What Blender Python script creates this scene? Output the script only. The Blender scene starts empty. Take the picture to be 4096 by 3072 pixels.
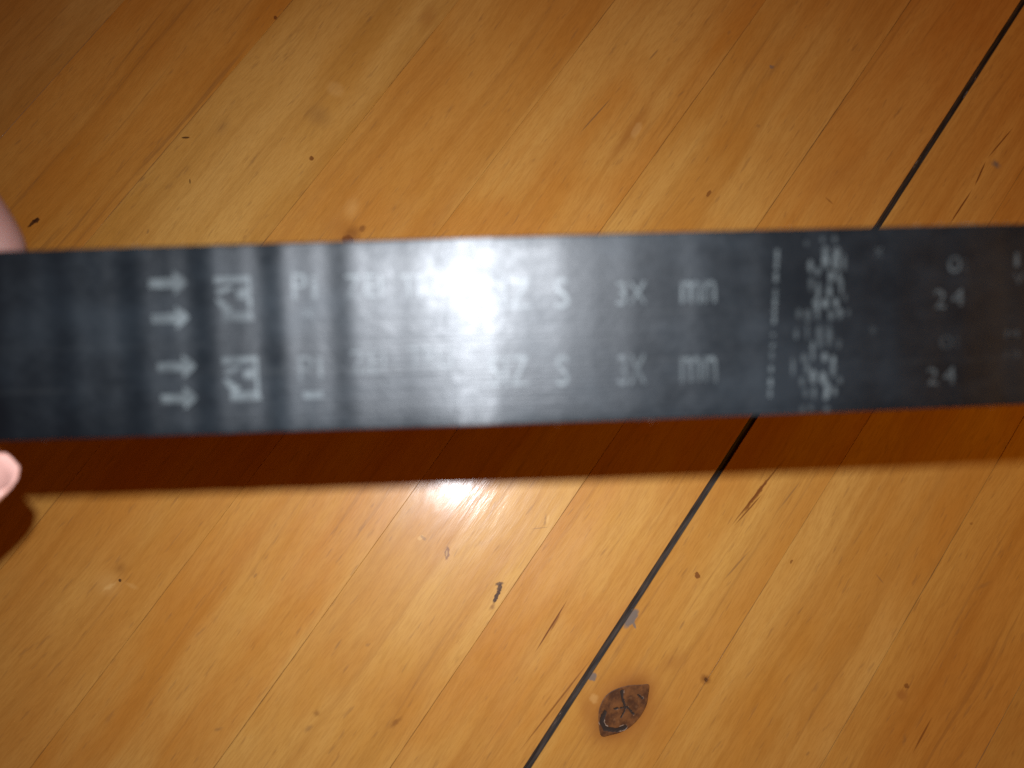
import bpy, bmesh, math, random
from mathutils import Matrix, Vector, noise

random.seed(7)
scene = bpy.context.scene
COL = scene.collection

# ------------------------------------------------------------------ camera, world, lamps, exposure
CAM_H = 0.215                                   # lens height above the table, metres
CAM_ROT = Matrix(((0.99808352, 0.0, -0.06188118),
                  (-0.00943533, 0.98830732, -0.15218281),
                  (0.06115762, 0.15247502, 0.98641326)))
cam_data = bpy.data.cameras.new('camera')
cam = bpy.data.objects.new('camera', cam_data)
COL.objects.link(cam)
cam.matrix_world = Matrix.Translation((0, 0, CAM_H)) @ CAM_ROT.to_4x4()
cam_data.sensor_width = 36.0
cam_data.lens = 27.71
cam_data.clip_start = 0.002
cam_data.clip_end = 50.0
cam_data.dof.use_dof = True                     # a phone lens focused on the wood, the belt is too near
cam_data.dof.focus_distance = 0.217
cam_data.dof.aperture_fstop = 11.5
cam_data.dof.aperture_blades = 0
scene.camera = cam

world = bpy.data.worlds.new('World')
scene.world = world
world.use_nodes = True
world.node_tree.nodes['Background'].inputs[0].default_value = (1.0, 0.235, 0.012, 1)
world.node_tree.nodes['Background'].inputs[1].default_value = 0.135


def area_lamp(name, loc, aim, power, colour, size, shape='DISK'):
    d = bpy.data.lights.new(name, 'AREA')
    d.shape = shape
    d.size = size
    d.energy = power
    d.color = colour
    o = bpy.data.objects.new(name, d)
    COL.objects.link(o)
    o.location = loc
    o.rotation_euler = (Vector(aim) - Vector(loc)).to_track_quat('-Z', 'Y').to_euler()
    return o


# the phone's flash, a few mm beside the lens, shining the way the lens looks
flash_loc = Vector((0, 0, CAM_H)) + CAM_ROT @ Vector((-0.0060, 0.0162, 0.0))
flash_aim = flash_loc + CAM_ROT @ Vector((0, -.20, -1))
area_lamp('phone_flash', flash_loc, flash_aim, 0.297, (0.93, 0.98, 1.06), 0.0042).data.spread = math.radians(108)
# warm room lamp off to the right
area_lamp('room_lamp', (0.44, -0.02, 0.22), (0.10, 0.02, 0.0), 0.56, (1.0, 0.45, 0.03), 0.12)

scene.view_settings.view_transform = 'Standard'
scene.view_settings.look = 'None'
scene.view_settings.exposure = 0.0
scene.view_settings.gamma = 1.0
scene.render.engine = 'CYCLES'
scene.cycles.use_denoising = False
scene.cycles.max_bounces = 6


# ------------------------------------------------------------------ helpers
def link(name, me, parent=None, mats=()):
    o = bpy.data.objects.new(name, me)
    COL.objects.link(o)
    if parent is not None:
        o.parent = parent
    for m in mats:
        me.materials.append(m)
    return o


def tag(o, label=None, category=None, group=None, kind=None):
    if label: o['label'] = label
    if category: o['category'] = category
    if group: o['group'] = group
    if kind: o['kind'] = kind
    return o


class Nodes:
    """small wrapper to write node trees briefly"""
    def __init__(self, name):
        self.mat = bpy.data.materials.new(name)
        self.mat.use_nodes = True
        self.t = self.mat.node_tree
        self.t.nodes.clear()

    def n(self, kind, props=None, **ins):
        nd = self.t.nodes.new(kind)
        for k, v in (props or {}).items():
            setattr(nd, k, v)
        for k, v in ins.items():
            key = int(k[1:]) if k[0] == 'i' and k[1:].isdigit() else k.replace('_', ' ')
            self.put(nd.inputs[key], v)
        return nd

    def put(self, sock, v):
        if isinstance(v, bpy.types.NodeSocket):
            self.t.links.new(v, sock)
        else:
            sock.default_value = v

    def math(self, op, a, b=0.0, clamp=False):
        nd = self.n('ShaderNodeMath', {'operation': op, 'use_clamp': clamp})
        self.put(nd.inputs[0], a)
        self.put(nd.inputs[1], b)
        return nd.outputs[0]

    def ramp(self, v, a, b, c=0.0, d=1.0):
        nd = self.n('ShaderNodeMapRange', {'interpolation_type': 'SMOOTHSTEP'})
        for i, x in enumerate((v, a, b, c, d)):
            self.put(nd.inputs[i], x)
        return nd.outputs[0]

    def mix(self, fac, a, b, blend='MIX'):
        nd = self.n('ShaderNodeMix', {'data_type': 'RGBA', 'blend_type': blend})
        self.put(nd.inputs[0], fac)
        self.put(nd.inputs[6], a)
        self.put(nd.inputs[7], b)
        return nd.outputs[2]

    def noise(self, vec, sx, sy, sz=1.0, detail=2.0, rough=0.5, off=0.0):
        mp = self.n('ShaderNodeMapping', {'vector_type': 'POINT'}, Vector=vec, Scale=(sx, sy, sz), Location=(off, off * 1.7, off * .3))
        nd = self.n('ShaderNodeTexNoise', None, Vector=mp.outputs[0], Scale=1.0, Detail=detail, Roughness=rough)
        return nd.outputs[0]

    def out(self, sh):
        o = self.n('ShaderNodeOutputMaterial')
        self.t.links.new(sh, o.inputs[0])
        return self.mat


def rgb(*c):
    return (c[0], c[1], c[2], 1.0)


# ------------------------------------------------------------------ wood
# marks seen on the wood: kind, along grain mm, across mm, half length, half width, turn, softness, strength
MARKS = [('b', 83.1, 126.8, 0.44, 0.63, 0, 0.4, 0.9), ('k', 38.7, 124.1, 1.38, 0.28, -52.0, 0.4, 0.85), ('k', 29.2, 115.0, 0.94, 0.21, -137.0, 0.5, 0.7),
    ('k', -5.3, 141.4, 2.2, 0.49, -5.0, 0.5, 0.9), ('k', -4.2, 141.1, 1.15, 0.7, -0.0, 0.5, 0.9), ('b', 54.7, 92.2, 0.49, 0.7, 0, 0.4, 0.85), ('o', 42.9,
    71.6, 4.18, 5.97, 0, 0.9, 0.55), ('b', 41.3, 69.2, 1.28, 1.83, 0, 0.4, 0.85), ('b', 46.5, 68.2, 1.7, 0.91, -1.0, 0.7, 0.6), ('l', 75.7, 99.5, 2.07,
    2.95, 0, 0.6, 0.35), ('d', 66.2, 98.5, 3.44, 4.92, 0, 1, 0.35), ('d', 44.7, 104.9, 4.39, 0.42, -175.0, 0.8, 0.4), ('d', 22.0, 125.8, 1.66, 0.35, -3.0,
    0.7, 0.5), ('d', 11.0, 115.0, 0.94, 0.35, 21.0, 0.6, 0.5), ('d', 10.3, 159.8, 1.74, 0.35, -6.0, 0.7, 0.4), ('d', 47.3, 117.8, 4.6, 2.11, -169.0, 1,
    0.25), ('d', 99.3, 104.9, 1.97, 0.42, -4.0, 0.7, 0.4), ('o', 110.2, 91.6, 6.32, 2.81, 18.0, 1, 0.5), ('d', 114.5, 34.2, 8.9, 0.22, -5.0, 0.5, 0.85),
    ('d', 125.5, 33.4, 2.51, 0.21, -2.0, 0.8, 0.35), ('d', 141.2, 31.1, 2.91, 0.25, -5.0, 0.5, 0.65), ('g', 159.6, 0.1, 0.54, 0.77, 0, 0.6, 0.7), ('d',
    160.2, -0.7, 8.18, 0.98, 1.0, 1, 0.35), ('b', 114.4, -6.2, 1.47, 0.49, 2.0, 0.4, 0.7), ('o', 116.7, 22.9, 17.08, 2.39, -0.0, 1, 0.65), ('l', 118.0,
    21.9, 3.59, 1.26, 7.0, 0.5, 0.45), ('g', 174.5, -71.8, 1.18, 1.69, 0, 0.8, 0.6), ('g', 174.5, -71.8, 0.44, 0.63, 0, 0.5, 0.5), ('b', 156.4, -69.8,
    7.71, 0.25, -1.0, 0.5, 0.9), ('b', 169.0, -69.4, 5.24, 0.25, 7.0, 0.5, 0.9), ('b', 181.5, -69.6, 7.67, 0.22, -7.0, 0.5, 0.85), ('b', 134.0, -36.4,
    2.04, 0.35, -98.0, 0.8, 0.5), ('o', 142.2, -34.3, 17.07, 4.21, -19.0, 1, 0.3), ('d', 141.1, -6.8, 0.44, 0.63, 0, 0.8, 0.4), ('d', 170.7, -38.9, 3.76,
    0.42, -4.0, 0.8, 0.4), ('d', 135.6, 17.6, 2.4, 0.42, -8.0, 0.8, 0.4), ('d', 135.0, 41.8, 3.53, 0.42, 1.0, 0.9, 0.4), ('d', 132.2, 53.8, 4.62, 0.56,
    5.0, 1, 0.35), ('d', 161.2, 16.7, 1.31, 0.49, -1.0, 0.8, 0.4), ('l', -68.8, 63.0, 2.95, 4.21, 0, 1, 0.3), ('l', -69.1, 62.6, 2.51, 0.63, -26.0, 0.8,
    0.6), ('l', -65.8, 58.2, 2.59, 0.63, -79.0, 0.9, 0.3), ('k', -66.4, 61.4, 0.3, 0.42, 0, 0.4, 0.9), ('b', -64.0, 63.2, 2.49, 1.55, 1.0, 1, 0.35), ('l',
    -13.2, 4.3, 1.15, 0.56, -27.0, 0.5, 0.6), ('d', -13.0, 3.7, 1.15, 0.42, -92.0, 0.5, 0.6), ('b', -12.6, -3.7, 2.13, 0.56, 27.0, 0.35, 0.75), ('l',
    -12.7, -3.7, 1.11, 0.28, 28.0, 0.5, 0.6), ('k', -14.2, -21.0, 2.32, 0.49, 9.0, 0.35, 0.95), ('k', -11.2, -19.8, 1.44, 0.49, -46.0, 0.5, 0.8), ('k',
    -11.8, -20.5, 1.21, 0.56, 11.0, 0.4, 0.9), ('b', -17.1, -21.6, 1.52, 0.63, 1.0, 0.9, 0.6), ('b', -54.7, -17.9, 2.77, 0.77, -16.0, 0.9, 0.55), ('b',
    -64.2, 0.1, 1.2, 0.98, -22.0, 0.9, 0.5), ('d', -47.7, 5.8, 2.31, 0.35, 2.0, 0.8, 0.5), ('d', -45.8, 33.9, 0.97, 0.35, -0.0, 0.6, 0.5), ('d', -81.1,
    18.1, 1.56, 0.63, -26.0, 0.9, 0.5), ('d', -68.4, -0.4, 1.82, 0.7, -24.0, 0.9, 0.5), ('d', -43.2, -0.5, 1.02, 0.42, -19.0, 0.8, 0.4), ('d', -65.0,
    36.6, 3.07, 0.42, -9.0, 1, 0.4), ('b', -12.2, -37.4, 9.29, 0.22, 2.0, 0.5, 0.95), ('b', -10.7, -37.7, 3.61, 0.28, 5.0, 0.6, 0.6), ('b', 49.5, -64.3,
    13.98, 0.28, -6.0, 0.5, 0.75), ('b', 48.6, -64.3, 7.71, 0.49, -4.0, 0.5, 0.8), ('b', 44.2, -64.7, 6.73, 0.21, -9.0, 0.5, 0.8), ('d', 54.2, -72.1,
    6.66, 0.28, -5.0, 0.7, 0.6), ('d', 29.6, -70.0, 6.42, 0.28, -9.0, 0.6, 0.65), ('b', 21.2, -62.5, 0.54, 0.77, 0, 0.35, 0.85), ('b', 39.1, -82.0, 0.91,
    0.42, 4.0, 0.5, 0.7), ('b', -0.1, -78.9, 1.18, 1.69, 0, 0.8, 0.6), ('k', -0.1, -79.1, 0.44, 0.63, 0, 0.5, 0.7), ('o', 26.7, -125.5, 1.28, 1.83, 0,
    0.7, 0.8), ('b', 29.5, -125.3, 0.54, 0.77, 0, 0.6, 0.7), ('b', 21.1, -135.3, 6.45, 0.28, 1.0, 0.6, 0.75), ('b', -27.4, -49.6, 17.93, 0.25, -5.0, 0.6,
    0.7), ('d', 49.4, -104.8, 2.15, 0.28, -107.0, 0.7, 0.5), ('d', 64.5, -129.9, 3.93, 0.63, -29.0, 1, 0.4), ('d', 7.9, -66.2, 2.03, 0.35, 1.0, 0.7, 0.5),
    ('o', -18.7, -65.2, 9.1, 12.99, 0, 1, 0.85), ('o', -18.6, -65.3, 18.13, 6.32, -10.0, 1, 0.7), ('o', -1.0, -69.5, 6.43, 2.81, -24.0, 1, 0.5), ('o',
    -24.0, -57.0, 6.29, 2.81, -142.0, 1, 0.6), ('l', -20.9, -57.1, 1.67, 1.26, -123.0, 0.7, 0.5), ('g', 1.6, -53.9, 3.46, 1.19, -3.0, 0.35, 0.95), ('g',
    0.7, -55.4, 1.38, 0.35, -122.0, 0.4, 0.8), ('g', -16.6, -53.7, 1.52, 0.91, -26.0, 0.4, 0.9), ('d', 7.0, -20.3, 2.94, 0.14, -48.0, 0.5, 0.5), ('d',
    9.6, -20.4, 2.31, 0.42, 28.0, 0.7, 0.5), ('l', 10.2, -20.8, 1.67, 0.35, 22.0, 0.6, 0.6), ('b', 77.4, -118.7, 0.39, 0.56, 0, 0.7, 0.5), ('d', -0.4,
    -111.8, 1.0, 0.35, -7.0, 0.7, 0.5), ('d', 17.3, -131.8, 2.24, 0.63, 20.0, 1, 0.5), ('l', 2.1, -30.8, 24.67, 4.21, -3.0, 1, 0.25)]
INK = {'d': (.17, .085, .030), 'k': (.030, .010, .005), 'b': (.115, .036, .008),
       'l': (.55, .35, .13), 'o': (.25, .100, .020), 'g': (.12, .098, .082)}  # the pale tone also paints grain sheen and dent highlights


def wood_material(name, seed, light, dark, y0, y1):
    N = Nodes(name)
    co = N.n('ShaderNodeTexCoord').outputs['Object']
    # grain meanders a little
    wob = N.noise(co, 9, 22, 1, 2, .5, seed)
    wob2 = N.math('MULTIPLY', N.math('SUBTRACT', wob, .5), .010)
    sep = N.n('ShaderNodeSeparateXYZ', None, Vector=co)
    y2 = N.math('ADD', sep.outputs[1], wob2)
    v = N.n('ShaderNodeCombineXYZ', None, X=sep.outputs[0], Y=y2, Z=sep.outputs[2]).outputs[0]

    broad = N.noise(v, 9, 75, 1, 3, .55, seed + 11)
    blot = N.noise(co, 26, 34, 1, 3, .55, seed + 3)
    rings = N.noise(v, 5, 330, 1, 3, .6, seed + 5)
    fibre = N.noise(v, 240, 2300, 1, 3, .65, seed + 7)
    fleck = N.noise(v, 150, 1000, 1, 2, .55, seed + 9)
    streak = N.noise(v, 16, 620, 1, 2, .5, seed + 13)

    c = N.mix(N.ramp(broad, .30, .70), rgb(*light), rgb(*dark))
    c = N.mix(N.math('MULTIPLY', N.ramp(blot, .40, .72), .45), c, rgb(dark[0] * .98, dark[1] * .86, dark[2] * .70))
    c = N.mix(N.math('MULTIPLY', N.ramp(blot, .58, .28), .18), c, rgb(light[0] * 1.10, light[1] * 1.12, light[2] * 1.2))
    c = N.mix(N.math('MULTIPLY', N.ramp(rings, .46, .66), .20), c, rgb(dark[0] * .62, dark[1] * .52, dark[2] * .42))
    c = N.mix(N.math('MULTIPLY', N.ramp(fibre, .40, .66), .26), c, rgb(dark[0] * .66, dark[1] * .58, dark[2] * .48))
    c = N.mix(N.math('MULTIPLY', N.ramp(fleck, .62, .74), .34), c, rgb(.16, .075, .026))
    c = N.mix(N.math('MULTIPLY', N.ramp(streak, .62, .74), .16 + .22 * ((seed * 1.37) % 1.0)), c, rgb(.15, .065, .020))

    # knots and streaks one by one; dents and grain sheen as light and dark colour
    wv = N.n('ShaderNodeTexNoise', None, Vector=co, Scale=900.0, Detail=2.0).outputs[1]
    wsub = N.n('ShaderNodeVectorMath', {'operation': 'SUBTRACT'}, i0=wv, i1=(.5, .5, .5)).outputs[0]
    wmul = N.n('ShaderNodeVectorMath', {'operation': 'MULTIPLY'}, i0=wsub, i1=(.0011, .0009, 0)).outputs[0]
    dis = N.n('ShaderNodeVectorMath', {'operation': 'ADD'}, i0=co, i1=wmul).outputs[0]
    for k, s, y, hl, hw, ang, soft, a in MARKS + [('o', -18.7, -64.6, 15.5, 6.6, -10, .8, .8), ('b', -18.7, -64.6, 12.0, 5.0, -10, .5, .45), ('b', 43.5, 69.6, 3.4, 2.4, 0, .8, .45), ('l', 49.5, 74.0, 5.0, 2.6, 20, 1, .35)]:  # last pale mark paints a chatoyant sheen above the half-hidden knot
        if not (y0 - hw * .5 < y < y1 + hw * .5):
            continue
        src = co if hw < .4 else dis
        mp = N.n('ShaderNodeMapping', {'vector_type': 'TEXTURE'}, Vector=src, Location=(s * .001, y * .001, 0),
                 Rotation=(0, 0, math.radians(ang)), Scale=(max(hl, hw) * .001, hw * .00125, 1.0))
        ln = N.n('ShaderNodeVectorMath', {'operation': 'LENGTH'}, i0=mp.outputs[0]).outputs[1]
        m = N.ramp(ln, 1.0, 1.0 - soft, 0.0, a * (.55 if k == 'l' else 1.0))
        c = N.mix(m, c, rgb(*INK[k]))

    # old dirt in the glue joints, patchy
    d0 = N.math('SUBTRACT', sep.outputs[1], y0 * .001)
    d1 = N.math('SUBTRACT', y1 * .001, sep.outputs[1])
    e = N.math('ADD', N.math('MINIMUM', d0, d1), N.math('MULTIPLY', N.math('SUBTRACT', N.noise(co, 260, 300, 1, 3, .6, seed + 2), .5), .0003))
    patch = N.ramp(N.noise(co, 38, 5, 1, 3, .6, seed + 21), .42, .66, .0, .62)
    c = N.mix(N.math('MULTIPLY', N.ramp(e, .00022, .00006), patch), c, rgb(.11, .048, .018))

    b1 = N.n('ShaderNodeBump', None, Strength=.32, Distance=.00005, Height=fibre)
    wave = N.noise(v, 60, 170, 1, 2, .5, seed + 31)
    b2 = N.n('ShaderNodeBump', None, Strength=.38, Distance=.00030, Height=wave, Normal=b1.outputs[0])
    scuff = N.noise(co, 70, 110, 1, 4, .65, seed + 41)
    p = N.n('ShaderNodeBsdfPrincipled', None, Base_Color=c, Roughness=N.ramp(scuff, .3, .7, .33, .46), Normal=b2.outputs[0],
            Coat_Weight=.18, Coat_Roughness=N.ramp(scuff, .3, .7, .13, .20), Coat_IOR=1.45,
            Coat_Normal=b2.outputs[0], IOR=1.45)
    p.inputs['Specular IOR Level'].default_value = .15
    return N.out(p.outputs[0])


table = bpy.data.objects.new('wooden_tabletop', None)
COL.objects.link(table)
table.rotation_euler = (0, 0, math.radians(54.397))
tag(table, 'honey coloured tabletop of glued wooden staves with one dark groove and a brown knot', 'table')

# joints across the grain, mm, from the far left board edge to the right board edge
JOINTS = [274.5, 237.9, 201.2, 164.4, 126.3, 87.7, 50.4, 13.3, -23.2, -51.45]
JOINTS2 = [-53.15, -79.4, -116.4, -151.6, -188.4, -225.3, -262.0]
TONES = {  # tone per stave seen in the photo: light, dark
    237.9: ((0.368, 0.182, 0.045), (0.313, 0.135, 0.025)), 201.2: ((0.368, 0.190, 0.046), (0.313, 0.137, 0.026)),
    164.4: ((0.360, 0.195, 0.050), (0.313, 0.146, 0.029)), 126.3: ((0.378, 0.182, 0.037), (0.331, 0.135, 0.020)),
    87.7: ((0.408, 0.224, 0.056), (0.340, 0.163, 0.030)), 50.4: ((0.398, 0.202, 0.045), (0.340, 0.147, 0.025)),
    13.3: ((0.408, 0.218, 0.052), (0.350, 0.150, 0.025)), -23.2: ((0.417, 0.231, 0.057), (0.350, 0.161, 0.029)),
    -51.45: ((0.408, 0.220, 0.052), (0.350, 0.153, 0.027)), -79.4: ((0.408, 0.225, 0.053), (0.340, 0.153, 0.027)),
    -116.4: ((0.408, 0.227, 0.056), (0.340, 0.156, 0.027)), -151.6: ((0.378, 0.195, 0.040), (0.321, 0.139, 0.023))}
X0, X1, THICK = -0.36, 0.47, 0.027


def stave(y_hi, y_lo, i):
    a, b = (y_lo + .012) * .001, (y_hi - .012) * .001
    ch = .00006 + .00003 * random.random()
    top = random.uniform(-.00003, .00003)
    prof = [(a, -THICK), (a, top - ch), (a + ch, top), (b - ch, top), (b, top - ch), (b, -THICK)]
    bm = bmesh.new()
    r0 = [bm.verts.new((X0, y, z)) for y, z in prof]
    r1 = [bm.verts.new((X1, y, z)) for y, z in prof]
    for k in range(6):
        bm.faces.new((r0[k], r0[(k + 1) % 6], r1[(k + 1) % 6], r1[k]))
    bm.faces.new(r0[::-1])
    bm.faces.new(r1)
    bmesh.ops.recalc_face_normals(bm, faces=bm.faces)
    me = bpy.data.meshes.new('stave')
    bm.to_mesh(me)
    bm.free()
    lt, dk = TONES.get(y_lo, ((.375, .205, .044), (.320, .150, .028)))
    return link('stave', me, table, [wood_material('wood', 3.7 * i + 1.3, lt, dk, y_lo, y_hi)])


knot_home = None
n_st = 0
for js in (JOINTS, JOINTS2):
    for hi, lo in zip(js[:-1], js[1:]):
        o = stave(hi, lo, n_st)
        n_st += 1
        if hi == -53.15:
            knot_home = o

# dark filler in the groove between the two boards
N = Nodes('groove_filler')
co = N.n('ShaderNodeTexCoord').outputs['Object']
nz = N.noise(co, 120, 1200, 1, 3, .6)
c = N.mix(N.ramp(nz, .35, .7), rgb(.012, .008, .006), rgb(.040, .028, .020))
c = N.mix(N.ramp(N.noise(co, 160, 900, 1, 3, .6, 5.0), .68, .75), c, rgb(.22, .18, .15))
bp = N.n('ShaderNodeBump', None, Strength=.6, Distance=.0002, Height=nz)
p = N.n('ShaderNodeBsdfPrincipled', None, Base_Color=c, Roughness=.7, Normal=bp.outputs[0])
p.inputs['Specular IOR Level'].default_value = .2
filler_mat = N.out(p.outputs[0])
bm = bmesh.new()
rows = []
for i in range(84):
    x = X0 + (X1 - X0) * i / 83
    zt = -.00042 + .00012 * noise.noise((x * 60, 1.3, 0))
    rows.append([bm.verts.new((x, y, z)) for y, z in ((-.05325, -.012), (-.05325, zt), (-.0523, zt - .00014), (-.05135, zt), (-.05135, -.012))])
for a, b in zip(rows[:-1], rows[1:]):
    for k in range(4):
        bm.faces.new((a[k], a[k + 1], b[k + 1], b[k]))
bmesh.ops.recalc_face_normals(bm, faces=bm.faces)
me = bpy.data.meshes.new('groove_filler')
bm.to_mesh(me)
bm.free()
link('groove_filler', me, table, [filler_mat])

# the big brown knot: a dried plug with radial cracks and a split round its lower side
KNOT = [(-23.56, -60.17), (-21.38, -59.29), (-18.36, -59.1), (-15.51, -60.5), (-12.65, -63.04), (-10.91, -65.58), (-9.33, -67.28), (-11.71, -68.34), (-14.06,
    -69.52), (-17.33, -69.85), (-20.87, -69.26), (-24.01, -67.68), (-26.02, -65.73), (-27.95, -64.1), (-26.31, -62.25)]
CRACKS = [[(-15.39, -61.91), (-16.8, -63.44), (-17.9, -64.92)], [(-20.03, -62.81), (-18.68, -64.48), (-17.66, -65.27), (-18.37, -68.33)], [(-17.66, -65.27),
    (-20.91, -65.61)], [(-22.12, -61.27), (-24.54, -61.8), (-25.45, -63.51), (-24.12, -66.29), (-22.13, -67.9)], [(-13.52, -66.2), (-13.55, -67.71)]]


def seg_dist(p, a, b):
    ap, ab = p - a, b - a
    t = max(0.0, min(1.0, ap.dot(ab) / max(ab.dot(ab), 1e-9)))
    return (ap - ab * t).length


def crack_depth(x, y):
    p = Vector((x, y))
    best = 0.0
    for i, line in enumerate(CRACKS):
        w = (.40, .24, .20, .66, .26)[i]
        for a, b in zip(line[:-1], line[1:]):
            d = seg_dist(p, Vector(a), Vector(b)) + .22 * noise.noise((x * 1.7, y * 1.7, i))
            best = max(best, 1.0 - d / w)
    return max(0.0, min(1.0, best * 1.8))


def smooth_loop(pts, rounds=2):
    for _ in range(rounds):
        q = []
        for i, p in enumerate(pts):
            n = pts[(i + 1) % len(pts)]
            q.append((p[0] * .75 + n[0] * .25, p[1] * .75 + n[1] * .25))
            q.append((p[0] * .25 + n[0] * .75, p[1] * .25 + n[1] * .75))
        pts = q
    return pts


loop = smooth_loop(KNOT)
kc = (sum(p[0] for p in loop) / len(loop), sum(p[1] for p in loop) / len(loop))
bm = bmesh.new()
RN = 26
rings_v = []
for r in range(1, RN + 1):
    f = r / RN
    ring = []
    for p in loop:
        x, y = kc[0] + (p[0] - kc[0]) * f, kc[1] + (p[1] - kc[1]) * f
        z = .09 - .055 * crack_depth(x, y) - (.05 if r == RN else 0.0)
        ring.append(bm.verts.new((x * .001, y * .001, z * .001)))
    rings_v.append(ring)
cv = bm.verts.new((kc[0] * .001, kc[1] * .001, .00009))
L = len(loop)
for k in range(L):
    bm.faces.new((cv, rings_v[0][k], rings_v[0][(k + 1) % L]))
for a, b in zip(rings_v[:-1], rings_v[1:]):
    for k in range(L):
        bm.faces.new((a[k], b[k], b[(k + 1) % L], a[(k + 1) % L]))
bmesh.ops.recalc_face_normals(bm, faces=bm.faces)
me = bpy.data.meshes.new('knot')
bm.to_mesh(me)
bm.free()
at = me.attributes.new('crack', 'FLOAT', 'POINT')
for i, vtx in enumerate(me.vertices):
    at.data[i].value = crack_depth(vtx.co.x * 1000, vtx.co.y * 1000)
if me.polygons[0].normal.z < 0:
    me.flip_normals()
N = Nodes('knot_wood')
co = N.n('ShaderNodeTexCoord').outputs['Object']
nz = N.noise(co, 330, 420, 1, 4, .6)
c = N.mix(N.ramp(nz, .32, .68), rgb(.044, .015, .004), rgb(.120, .045, .011))
c = N.mix(N.math('MULTIPLY', N.ramp(N.noise(co, 700, 900, 1, 2, .5, 4.), .6, .75), .2), c, rgb(.20, .11, .05))
cr = N.n('ShaderNodeAttribute', {'attribute_name': 'crack'}).outputs['Fac']
c = N.mix(N.ramp(cr, .12, .55), c, rgb(.020, .012, .008))  # dark colour stands in for the shade of deeper cracks
edge = N.math('MULTIPLY', N.ramp(cr, .02, .14), N.ramp(cr, .34, .16))
edge = N.math('MULTIPLY', edge, N.ramp(N.noise(co, 420, 420, 1, 2, .5, 9.), .52, .62, 0, .8))
c = N.mix(edge, c, rgb(.30, .23, .17))  # sparkle on the crack rims, painted into the colour
bp = N.n('ShaderNodeBump', None, Strength=.4, Distance=.0001, Height=nz)
p = N.n('ShaderNodeBsdfPrincipled', None, Base_Color=c, Roughness=.55, Normal=bp.outputs[0])
p.inputs['Specular IOR Level'].default_value = .15
link('knot', me, knot_home, [N.out(p.outputs[0])])

# ------------------------------------------------------------------ the toothed belt
BW = 25.4                       # belt width, mm
XL, XR = -108.0, 140.0          # straight front run, mm
RAD = 15.0                      # radius of the two turns
PITCH = 9.525
BELT_M = Matrix(((0.9987, -0.03271, -0.03909, 0.00771),
                 (0.0264, 0.98797, -0.15236, 0.02351),
                 (0.0436, 0.15113, 0.98755, 0.10973),
                 (0, 0, 0, 1)))


def ripple(x):
    """height of the belt's back, mm: flats over the teeth, shallow dips between, slow sag"""
    ph = 2 * math.pi * (x + 52.0) / 9.4
    amp = .26 + 1.75 * min(1.0, max(0.0, (-x - 14) / 18)) + .25 * min(1.0, max(0.0, (x - 12) / 14))
    k = .00052 if x > -3 else .00012
    bow = -k * (max(-95, min(95, x)) + 3) ** 2
    return amp * (.062 * math.sin(ph) + .021 * math.sin(2 * ph)) + .05 * math.sin(x * .121 + 2.0) + bow


def path():
    """stations round the closed belt: x, z, outward normal, distance"""
    st = []
    n = int((XR - XL) / .4)
    for i in range(n):
        x = XL + (XR - XL) * i / n
        st.append((x, ripple(x), 0.0, 1.0, x - XL))
    s0 = XR - XL
    for i in range(64):
        a = math.pi * i / 64
        st.append((XR + RAD * math.sin(a), ripple(XR) * (1 - i / 64) - RAD + RAD * math.cos(a), math.sin(a), math.cos(a), s0 + RAD * a))
    s1 = s0 + math.pi * RAD
    n = 260
    for i in range(n):
        x = XR + (XL - XR) * i / n
        st.append((x, -2 * RAD, 0.0, -1.0, s1 + XR - x))
    s2 = s1 + XR - XL
    for i in range(64):
        a = math.pi + math.pi * i / 64
        st.append((XL + RAD * math.sin(a), ripple(XL) * (i / 64) - RAD + RAD * math.cos(a), math.sin(a), math.cos(a), s2 + RAD * (a - math.pi)))
    return st


def tooth_depth(s):
    u = (s / PITCH) % 1.0
    f = min(u, 1 - u) * 2        # 0 in the middle of a tooth
    return 1.7 + 2.6 * max(0.0, min(1.0, (0.62 - f) / .22))


N = Nodes('belt_rubber')
tc = N.n('ShaderNodeTexCoord')
co = tc.outputs['Object']
weave = N.noise(co, 350, 900, 300, 3, .6)
cloth = N.noise(co, 900, 900, 300, 3, .65, 3.0)
lines = N.noise(co, 26, 1900, 300, 2, .6, 8.0)
dust = N.noise(co, 60, 90, 60, 4, .65, 12.0)
c = N.mix(N.ramp(dust, .35, .75), rgb(.0014, .0028, .0040), rgb(.0038, .0064, .0086))
c = N.mix(N.math('MULTIPLY', N.ramp(N.noise(co, 9, 700, 100, 2, .5, 2.), .64, .74), .18), c, rgb(.020, .022, .022))
h = N.math('ADD', N.math('MULTIPLY', weave, .45), N.math('ADD', N.math('MULTIPLY', cloth, .8), N.math('MULTIPLY', lines, .8)))
bp = N.n('ShaderNodeBump', None, Strength=.46, Distance=.00008, Height=h)
uvt = N.n('ShaderNodeTangent', {'direction_type': 'UV_MAP', 'uv_map': 'UVMap'})
rg = N.ramp(N.math('ADD', N.math('MULTIPLY', dust, .6), N.math('MULTIPLY', cloth, .4)), .35, .65, .38, .49)
p = N.n('ShaderNodeBsdfPrincipled', None, Base_Color=c, Roughness=rg, Normal=bp.outputs[0], IOR=1.5)
p.inputs['Specular IOR Level'].default_value = .24
sheen = N.ramp(N.math('ADD', N.math('MULTIPLY', dust, .5), N.math('MULTIPLY', weave, .5)), .35, .65, .0018, .0044)
gl = N.n('ShaderNodeBsdfAnisotropic', None, Color=N.mix(sheen, rgb(0, 0, 0), rgb(1, 1, 1)), Roughness=.34, Anisotropy=.78, Rotation=.0,
         Normal=bp.outputs[0], Tangent=uvt.outputs[0])
rubber = N.out(N.n('ShaderNodeAddShader', None, i0=p.outputs[0], i1=gl.outputs[0]).outputs[0])

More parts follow.
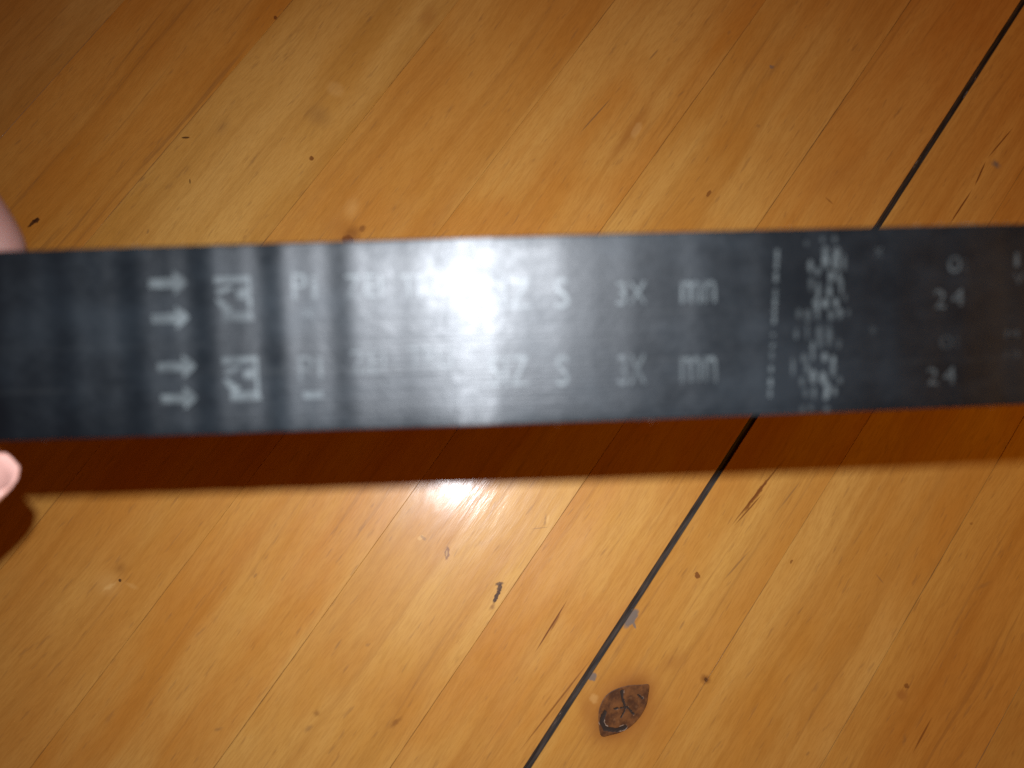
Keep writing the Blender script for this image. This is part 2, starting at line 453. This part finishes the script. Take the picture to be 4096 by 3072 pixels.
NY = 16
bm = bmesh.new()
uvl = bm.loops.layers.uv.new('UVMap')
rings_b = []
for x, z, nx, nz_, s in path():
    d = tooth_depth(s)
    row = []
    for j in range(NY + 1):
        y = max(-BW / 2, min(BW / 2, (j - NY / 2) / (NY / 2 - 1) * (BW / 2 - .22)))
        yy = y
        drop = 0.0
        if j in (0, NY):
            yy += .05 * noise.noise((s * .9, j, 0)) + .03 * noise.noise((s * 3.1, j, 4))
            drop = .03
        drop += .035 * noise.noise((s * .12, y * .22, 7.0))
        row.append(bm.verts.new(((x - nx * drop) * .001, yy * .001, (z - nz_ * drop) * .001)))
    for j in (NY, NY // 2, 0):
        y = -BW / 2 + BW * j / NY
        row.append(bm.verts.new(((x - nx * d) * .001, y * .001, (z - nz_ * d) * .001)))
    rings_b.append((row, s))
M = NY + 4
for i in range(len(rings_b)):
    (a, sa), (b, sb) = rings_b[i], rings_b[(i + 1) % len(rings_b)]
    for k in range(M):
        fc = bm.faces.new((a[k], b[k], b[(k + 1) % M], a[(k + 1) % M]))
        fc.smooth = k < NY
        for lp, uv in zip(fc.loops, ((sa, k), (sa + 1, k), (sa + 1, k + 1), (sa, k + 1))):
            lp[uvl].uv = (uv[0] * .01, uv[1] * .05)
bmesh.ops.recalc_face_normals(bm, faces=bm.faces)
me = bpy.data.meshes.new('toothed_belt')
bm.to_mesh(me)
bm.free()
belt = link('toothed_belt', me, None, [rubber])
belt.matrix_world = BELT_M @ Matrix.Translation((0, 0, .0011)) @ Matrix.Rotation(math.radians(4.5), 4, 'X')
tag(belt, 'black rubber toothed belt with worn pale print, stretched above the wooden tabletop', 'drive belt')


# ---- print on the belt's back
def ink_material(name, cover, tint=(.40, .46, .46)):
    N = Nodes(name)
    co = N.n('ShaderNodeTexCoord').outputs['Object']
    w = N.noise(co, 500, 900, 200, 3, .6)
    w2 = N.noise(co, 160, 220, 100, 2, .5, 4.0)
    a = N.math('MULTIPLY', N.ramp(w, .28, .62, .42, 1.0), N.ramp(w2, .25, .60, .45, 1.0))
    a = N.math('MULTIPLY', a, cover)
    d = N.n('ShaderNodeBsdfPrincipled', None, Base_Color=rgb(*tint), Roughness=.38)
    d.inputs['Specular IOR Level'].default_value = .6
    t = N.n('ShaderNodeBsdfTransparent')
    m = N.n('ShaderNodeMixShader', None, i0=a, i1=t.outputs[0], i2=d.outputs[0])
    return N.out(m.outputs[0])


INKS = [ink_material('faint_print', .060), ink_material('worn_print', .100), ink_material('clear_print', .115)]


def lay(name, bm, ink):
    """bend flat print (mm) onto the belt's back and hang it under the belt"""
    bmesh.ops.triangulate(bm, faces=bm.faces)
    for _ in range(3):
        es = [e for e in bm.edges if e.calc_length() > 1.0]
        if not es:
            break
        bmesh.ops.subdivide_edges(bm, edges=es, cuts=1, use_grid_fill=False)
        bmesh.ops.triangulate(bm, faces=[f for f in bm.faces if len(f.verts) > 3])
    for v in bm.verts:
        x, y = v.co.x, v.co.y
        v.co = (x * .001, y * .001, (ripple(x) + .065) * .001)
    for f in bm.faces:
        if f.normal.z < 0:
            f.normal_flip()
    me = bpy.data.meshes.new(name)
    bm.to_mesh(me)
    bm.free()
    return link(name, me, belt, [ink])


def poly(bm, pts):
    bm.faces.new([bm.verts.new((x, y, 0)) for x, y in pts])


def ellipse(bm, x, y, rx, ry, n=10, turn=0.0):
    poly(bm, [(x + rx * math.cos(t + turn), y + ry * math.sin(t + turn)) for t in (2 * math.pi * k / n for k in range(n))])


for x0, x1, y, ink in ((-49.3, -44.3, 7.85, 2), (-49.2, -44.3, 3.2, 2), (-48.9, -43.8, -3.35, 1), (-48.7, -43.9, -7.6, 2)):
    bm = bmesh.new()
    hx = x1 - 1.75
    poly(bm, [(x0, y + .55), (x0, y - .62), (hx, y - .70), (hx, y + .66)])
    poly(bm, [(hx, y + 1.62), (hx, y - 1.62), (x1 - .5, y - .6), (x1, y), (x1 - .5, y + .7)])
    lay('printed_arrow', bm, INKS[ink])

EMBLEM = [[(0, 1), (1, 1), (1, .87), (0, .84)], [(1, .865), (1, .1), (.90, .1), (.90, .862)], [(.02, .70), (.45, .80), (.5, .72), (.1, .60)],
          [(.58, .68), (.88, .76), (.88, .48), (.60, .50)], [(0, .50), (.14, .50), (.50, .27), (.40, .22), (.2, .22)],
          [(.18, 0), (.18, .17), (.36, .32), (.42, .205), (.88, .21), (1.04, .09), (1.04, 0)]]
for x0, x1, y0, y1, ink in ((-40.6, -35.9, 2.5, 8.5, 1), (-40.2, -35.5, -8.2, -2.3, 1)):
    bm = bmesh.new()
    for pts in EMBLEM:
        poly(bm, [(x0 + (x1 - x0) * u, y0 + (y1 - y0) * v) for u, v in pts])
    lay('printed_emblem', bm, INKS[ink])

WORDS = [('P', -30.3, 5.2, -28.3, 8.6, 1), ('i', -27.7, 5.3, -27.0, 8.2, 1), ('P', -30.0, -5.9, -28.0, -2.5, 0), ('I', -27.4, -5.7, -26.9, -2.7, 0),
         ('x', -29.4, 2.7, -27.5, 3.8, 1), ('\u2014', -29.6, -8.2, -27.0, -7.3, 1),
         ('ZEI', -23.3, 5.2, -18.3, 8.2, 1), ('TRU', -15.8, 5.0, -9.4, 8.0, 1), ('ZEI', -23.1, -5.0, -18.3, -2.0, 0), ('TRU', -15.2, -4.8, -9.2, -1.6, 0),
         ('SIZ', -4.5, 3.0, 1.6, 7.0, 1), ('S', 4.8, 2.9, 6.8, 6.9, 2), ('3X', 13.3, 3.1, 17.4, 6.2, 2), ('mn', 22.1, 3.1, 26.9, 6.1, 2),
         ('SIZ', -4.3, -7.4, 1.1, -3.3, 1), ('S', 4.8, -7.6, 6.5, -3.5, 1), ('3X', 13.3, -7.8, 17.1, -3.7, 1), ('mn', 21.9, -7.7, 26.9, -4.2, 1),
         ('0', 59.9, 6.2, 61.8, 8.5, 2), (':', 62.2, 6.5, 62.6, 8.0, 0), ('2', 58.0, 1.3, 59.6, 3.9, 1), ('4', 60.4, 1.6, 62.3, 3.9, 1),
         ('0', 58.8, -4.4, 60.7, -2.5, 0), (':', 61.2, -4.2, 61.6, -2.9, 0), ('2', 57.0, -9.3, 58.6, -7.0, 1), ('4', 59.4, -9.3, 61.2, -6.9, 1),
         ('M', 68.6, -3.2, 70.6, -2.1, 0), ('10', 68.6, -6.0, 70.8, -5.0, 0), ('I', 69.8, 6.8, 70.4, 8.7, 1), ('V', 69.7, 4.4, 71.2, 5.9, 1),
         ('x', 49.2, 8.6, 50.4, 9.9, 0), ('v', 48.7, -2.1, 49.5, -1.0, 0)]
for txt, x0, y0, x1, y1, ink in WORDS:
    cu = bpy.data.curves.new('print_source', 'FONT')
    cu.body = txt
    cu.resolution_u = 3
    cu.offset = .0
    fo = bpy.data.objects.new('print_source', cu)
    COL.objects.link(fo)
    bpy.context.view_layer.update()
    tm = bpy.data.meshes.new_from_object(fo.evaluated_get(bpy.context.evaluated_depsgraph_get()))
    bpy.data.objects.remove(fo)
    bpy.data.curves.remove(cu)
    bm = bmesh.new()
    bm.from_mesh(tm)
    bpy.data.meshes.remove(tm)
    xs = [v.co.x for v in bm.verts]
    ys = [v.co.y for v in bm.verts]
    for v in bm.verts:
        v.co = (x0 + (v.co.x - min(xs)) / (max(xs) - min(xs)) * (x1 - x0), y0 + (v.co.y - min(ys)) / (max(ys) - min(ys)) * (y1 - y0), 0)
    lay('printed_character' if len(txt) == 1 else 'printed_word', bm, INKS[ink])

UP = [(42.18, 9.62, 0.42, 0.51, 2), (43.82, 9.4, 0.48, 0.59, 2), (42.23, 8.25, 0.44, 1.02, 2), (43.69, 8.03, 0.48, 0.93, 2), (44.81, 8.0, 0.27, 1.02, 1),
    (40.13, 7.62, 0.31, 0.76, 1), (41.15, 6.91, 0.34, 0.51, 1), (43.02, 6.17, 0.37, 0.68, 2), (44.05, 5.97, 0.25, 0.85, 1), (41.23, 4.34, 0.27, 1.02, 1),
    (42.79, 4.29, 0.34, 1.02, 2), (44.44, 4.76, 0.24, 1.02, 1), (40.23, 5.23, 0.31, 0.93, 0), (40.91, 2.47, 0.42, 0.76, 2), (42.21, 2.43, 0.41, 0.64, 2),
    (43.68, 2.56, 0.34, 0.68, 2), (41.13, 1.09, 0.22, 0.93, 1), (39.74, 0.79, 0.44, 0.76, 1), (43.02, 0.86, 0.34, 0.71, 2), (44.23, 1.0, 0.34, 0.71, 1),
    (38.54, 1.17, 0.37, 0.59, 0), (41.8, 11.17, 0.24, 0.34, 0), (43.53, 11.21, 0.27, 0.42, 0), (39.54, 10.72, 0.24, 0.34, 0), (45.45, 1.13, 0.2, 0.34, 0),
    (45.0, 3.2, 0.24, 0.42, 0)]
LO = [(39.66, -1.43, 0.2, 0.93, 0), (41.38, -1.65, 0.37, 0.93, 0), (42.75, -2.04, 0.37, 1.27, 0), (44.1, -3.11, 0.31, 0.59, 0), (40.44, -4.02, 0.24, 1.19,
    1), (41.51, -3.03, 0.31, 0.59, 0), (42.14, -4.93, 0.37, 0.59, 1), (43.34, -5.31, 0.29, 0.48, 2), (39.2, -5.01, 0.37, 0.51, 0), (40.5, -7.61, 0.41,
    0.85, 2), (41.87, -7.83, 0.44, 0.76, 2), (43.3, -6.51, 0.31, 1.02, 1), (42.52, -9.22, 0.37, 0.85, 2), (40.6, -9.84, 0.25, 0.76, 2), (42.31, -10.33,
    0.37, 0.48, 2), (43.54, -9.77, 0.27, 0.59, 1), (44.28, -8.25, 0.27, 0.48, 0), (39.67, -6.39, 0.31, 0.76, 0), (38.92, -8.25, 0.31, 0.59, 0), (39.39,
    -9.8, 0.27, 0.59, 0), (38.97, -12.01, 0.34, 0.42, 0), (40.18, -11.88, 0.34, 0.37, 0), (42.42, -12.13, 0.37, 0.37, 0), (38.11, -1.55, 0.24, 0.68, 0),
    (37.61, -6.15, 0.2, 1.19, 0)]
for blobs in (UP, LO):                      # the smeared dot print, its blobs too blurred to read
    for level in (0, 1, 2):
        bm = bmesh.new()
        for x, y, rx, ry, a in blobs:
            if a == level:
                ellipse(bm, x, y, rx * 1.15, ry * 1.2, 10, random.uniform(-.2, .2))
        lay('smeared_print', bm, INKS[level])
DS = [(35.47, 9.98, 35.42, 8.62), (35.37, 8.45, 35.33, 7.34), (35.28, 6.91, 35.24, 5.55), (35.21, 4.69, 35.17, 3.58), (35.13, 3.33, 35.09, 2.22), (35.05,
    1.96, 35.02, 1.11), (35.0, 0.94, 34.97, -0.08), (34.83, -1.45, 34.82, -1.79), (34.76, -2.81, 34.74, -3.41), (34.66, -4.01, 34.63, -5.03), (34.55,
    -5.88, 34.52, -6.74), (34.46, -7.59, 34.43, -8.7), (34.38, -9.04, 34.34, -10.23)]
bm = bmesh.new()
for xa, ya, xb, yb in DS:
    poly(bm, [(xa - .24, ya), (xb - .24, yb), (xb + .24, yb), (xa + .24, ya)])
lay('printed_dash_line', bm, INKS[1])

# loose threads on the cut edges
bm = bmesh.new()
for x, side in [(random.gauss(62, 5), 1) for _ in range(26)] + [(random.gauss(-51, 1.2), 1) for _ in range(5)] + [(random.uniform(-65, 70), random.choice((-1, 1))) for _ in range(26)]:
    y = side * BW / 2
    z = ripple(x) - random.uniform(.1, 1.2)
    ln, lean = random.uniform(.15, .55), random.uniform(-.4, .4)
    w = random.uniform(.03, .07)
    b0 = [bm.verts.new(((x + dx) * .001, (y - side * .06) * .001, (z + dz) * .001)) for dx, dz in ((-w, -w), (w, -w), (0, w))]
    tip = bm.verts.new(((x + lean) * .001, (y + side * ln) * .001, (z + .1) * .001))
    for k in range(3):
        bm.faces.new((b0[k], b0[(k + 1) % 3], tip))
bmesh.ops.recalc_face_normals(bm, faces=bm.faces)
me = bpy.data.meshes.new('frayed_thread')
bm.to_mesh(me)
bm.free()
N = Nodes('thread')
nz = N.noise(N.n('ShaderNodeTexCoord').outputs['Object'], 800, 800, 800)
p = N.n('ShaderNodeBsdfPrincipled', None, Base_Color=N.mix(nz, rgb(.03, .035, .035), rgb(.12, .12, .10)), Roughness=.9)
tag(link('frayed_thread', me, belt, [N.out(p.outputs[0])]), kind='stuff')

# ------------------------------------------------------------------ the hand that holds the belt's left end
def cam_pt(x, y, depth):
    """a point given by its place right of / above / in front of the lens (metres), as a world point"""
    return Vector((0, 0, CAM_H)) + CAM_ROT @ Vector((x, y, -depth))


JO = [  # x, y, depth, radius
    (-.245, -.005, .150, .026),   # 0 forearm
    (-.205, -.002, .147, .024),   # 1 wrist
    (-.175, .010, .143, .026),    # 2 palm
    (-.150, .034, .126, .0125),   # 3 index knuckle
    (-.113, .052, .121, .0092), (-.0925, .0340, .1235, .0080), (-.0808, .0155, .1245, .0074),
    (-.151, .036, .142, .0125),   # 7 middle knuckle
    (-.113, .058, .142, .0092), (-.104, .036, .143, .0084), (-.113, .018, .143, .0074),
    (-.154, .032, .158, .0120),   # 11 ring knuckle
    (-.120, .054, .159, .0088), (-.113, .034, .159, .0080), (-.123, .018, .158, .0070),
    (-.158, .024, .172, .0110),   # 15 little knuckle
    (-.131, .043, .173, .0078), (-.125, .027, .173, .0070), (-.133, .014, .172, .0062),
    (-.168, -.020, .134, .0150),  # 19 thumb root
    (-.122, -.043, .119, .0108), (-.0970, -.0320, .1150, .0092), (-.0858, -.0175, .1138, .0076),
    (-.0797, -.0129, .1134, .0068)]
BO = [(0, 1), (1, 2), (2, 3), (3, 4), (4, 5), (5, 6), (2, 7), (7, 8), (8, 9), (9, 10), (2, 11), (11, 12), (12, 13), (13, 14),
      (2, 15), (15, 16), (16, 17), (17, 18), (1, 19), (19, 20), (20, 21), (21, 22), (22, 23)]
me = bpy.data.meshes.new('hand_cage')
me.from_pydata([cam_pt(*j[:3]) for j in JO], BO, [])
cage = link('hand_cage', me)
sk = cage.modifiers.new('skin', 'SKIN')
sk.use_smooth_shade = True
for i, j in enumerate(JO):
    me.skin_vertices[0].data[i].radius = (j[3], j[3])
me.skin_vertices[0].data[0].use_root = True
sb = cage.modifiers.new('smooth', 'SUBSURF')
sb.levels = sb.render_levels = 3
bpy.context.view_layer.update()
hm = bpy.data.meshes.new_from_object(cage.evaluated_get(bpy.context.evaluated_depsgraph_get()))
bpy.data.objects.remove(cage)
for pl in hm.polygons:
    pl.use_smooth = True
N = Nodes('skin')
co = N.n('ShaderNodeTexCoord').outputs['Object']
n1 = N.noise(co, 60, 60, 60, 3, .6)
n2 = N.noise(co, 900, 900, 900, 3, .6)
c = N.mix(N.ramp(n1, .3, .7), rgb(.24, .140, .118), rgb(.21, .110, .092))
bp = N.n('ShaderNodeBump', None, Strength=.3, Distance=.0002, Height=n2)
p = N.n('ShaderNodeBsdfPrincipled', None, Base_Color=c, Roughness=.65, Normal=bp.outputs[0], Subsurface_Weight=.2, Subsurface_Scale=.004)
p.inputs['Specular IOR Level'].default_value = .3
p.inputs['Subsurface Radius'].default_value = (1.0, .35, .2)
skin = N.out(p.outputs[0])
hm.materials.clear()
hand = link('person', hm, None, [skin])
tag(hand, 'pale pink hand pinching the left end of the black belt with index finger and thumb', 'person')


def nail(tip, back, out):
    """a thin curved nail on the finger end: tip and the joint before it, out = side it faces"""
    a, b = Vector(tip), Vector(back)
    ax = (a - b).normalized()
    up = (Vector(out) - ax * Vector(out).dot(ax)).normalized()
    sd = ax.cross(up)
    bm = bmesh.new()
    g = []
    for i in range(6):
        u = i / 5
        row = []
        for j in range(7):
            t = (j / 6 - .5) * 1.9
            r = .0070
            row.append(bm.verts.new(a + ax * (-.006 + .0105 * u - .0015 * abs(t) * u) + up * (r * math.cos(t) - .0012 * u * u) + sd * (r * .86 * math.sin(t))))
        g.append(row)
    for i in range(5):
        for j in range(6):
            bm.faces.new((g[i][j], g[i + 1][j], g[i + 1][j + 1], g[i][j + 1])).smooth = True
    bmesh.ops.recalc_face_normals(bm, faces=bm.faces)
    res = bmesh.ops.solidify(bm, geom=bm.faces[:], thickness=.0004)
    me = bpy.data.meshes.new('nail')
    bm.to_mesh(me)
    bm.free()
    return me


N = Nodes('nail')
nz = N.noise(N.n('ShaderNodeTexCoord').outputs['Object'], 300, 300, 300)
p = N.n('ShaderNodeBsdfPrincipled', None, Base_Color=N.mix(nz, rgb(.52, .28, .23), rgb(.56, .32, .27)), Roughness=.3)
nail_mat = N.out(p.outputs[0])
for ti, bi, out in ((6, 5, (-1, .3, .2)), (10, 9, (1, -.4, 0)), (14, 13, (1, -.4, 0)), (18, 17, (1, -.4, 0)), (23, 22, (.3, -.4, -.85))):
    ov = CAM_ROT @ Vector(out)
    link('nail', nail(cam_pt(*JO[ti][:3]), cam_pt(*JO[bi][:3]), ov), hand, [nail_mat])
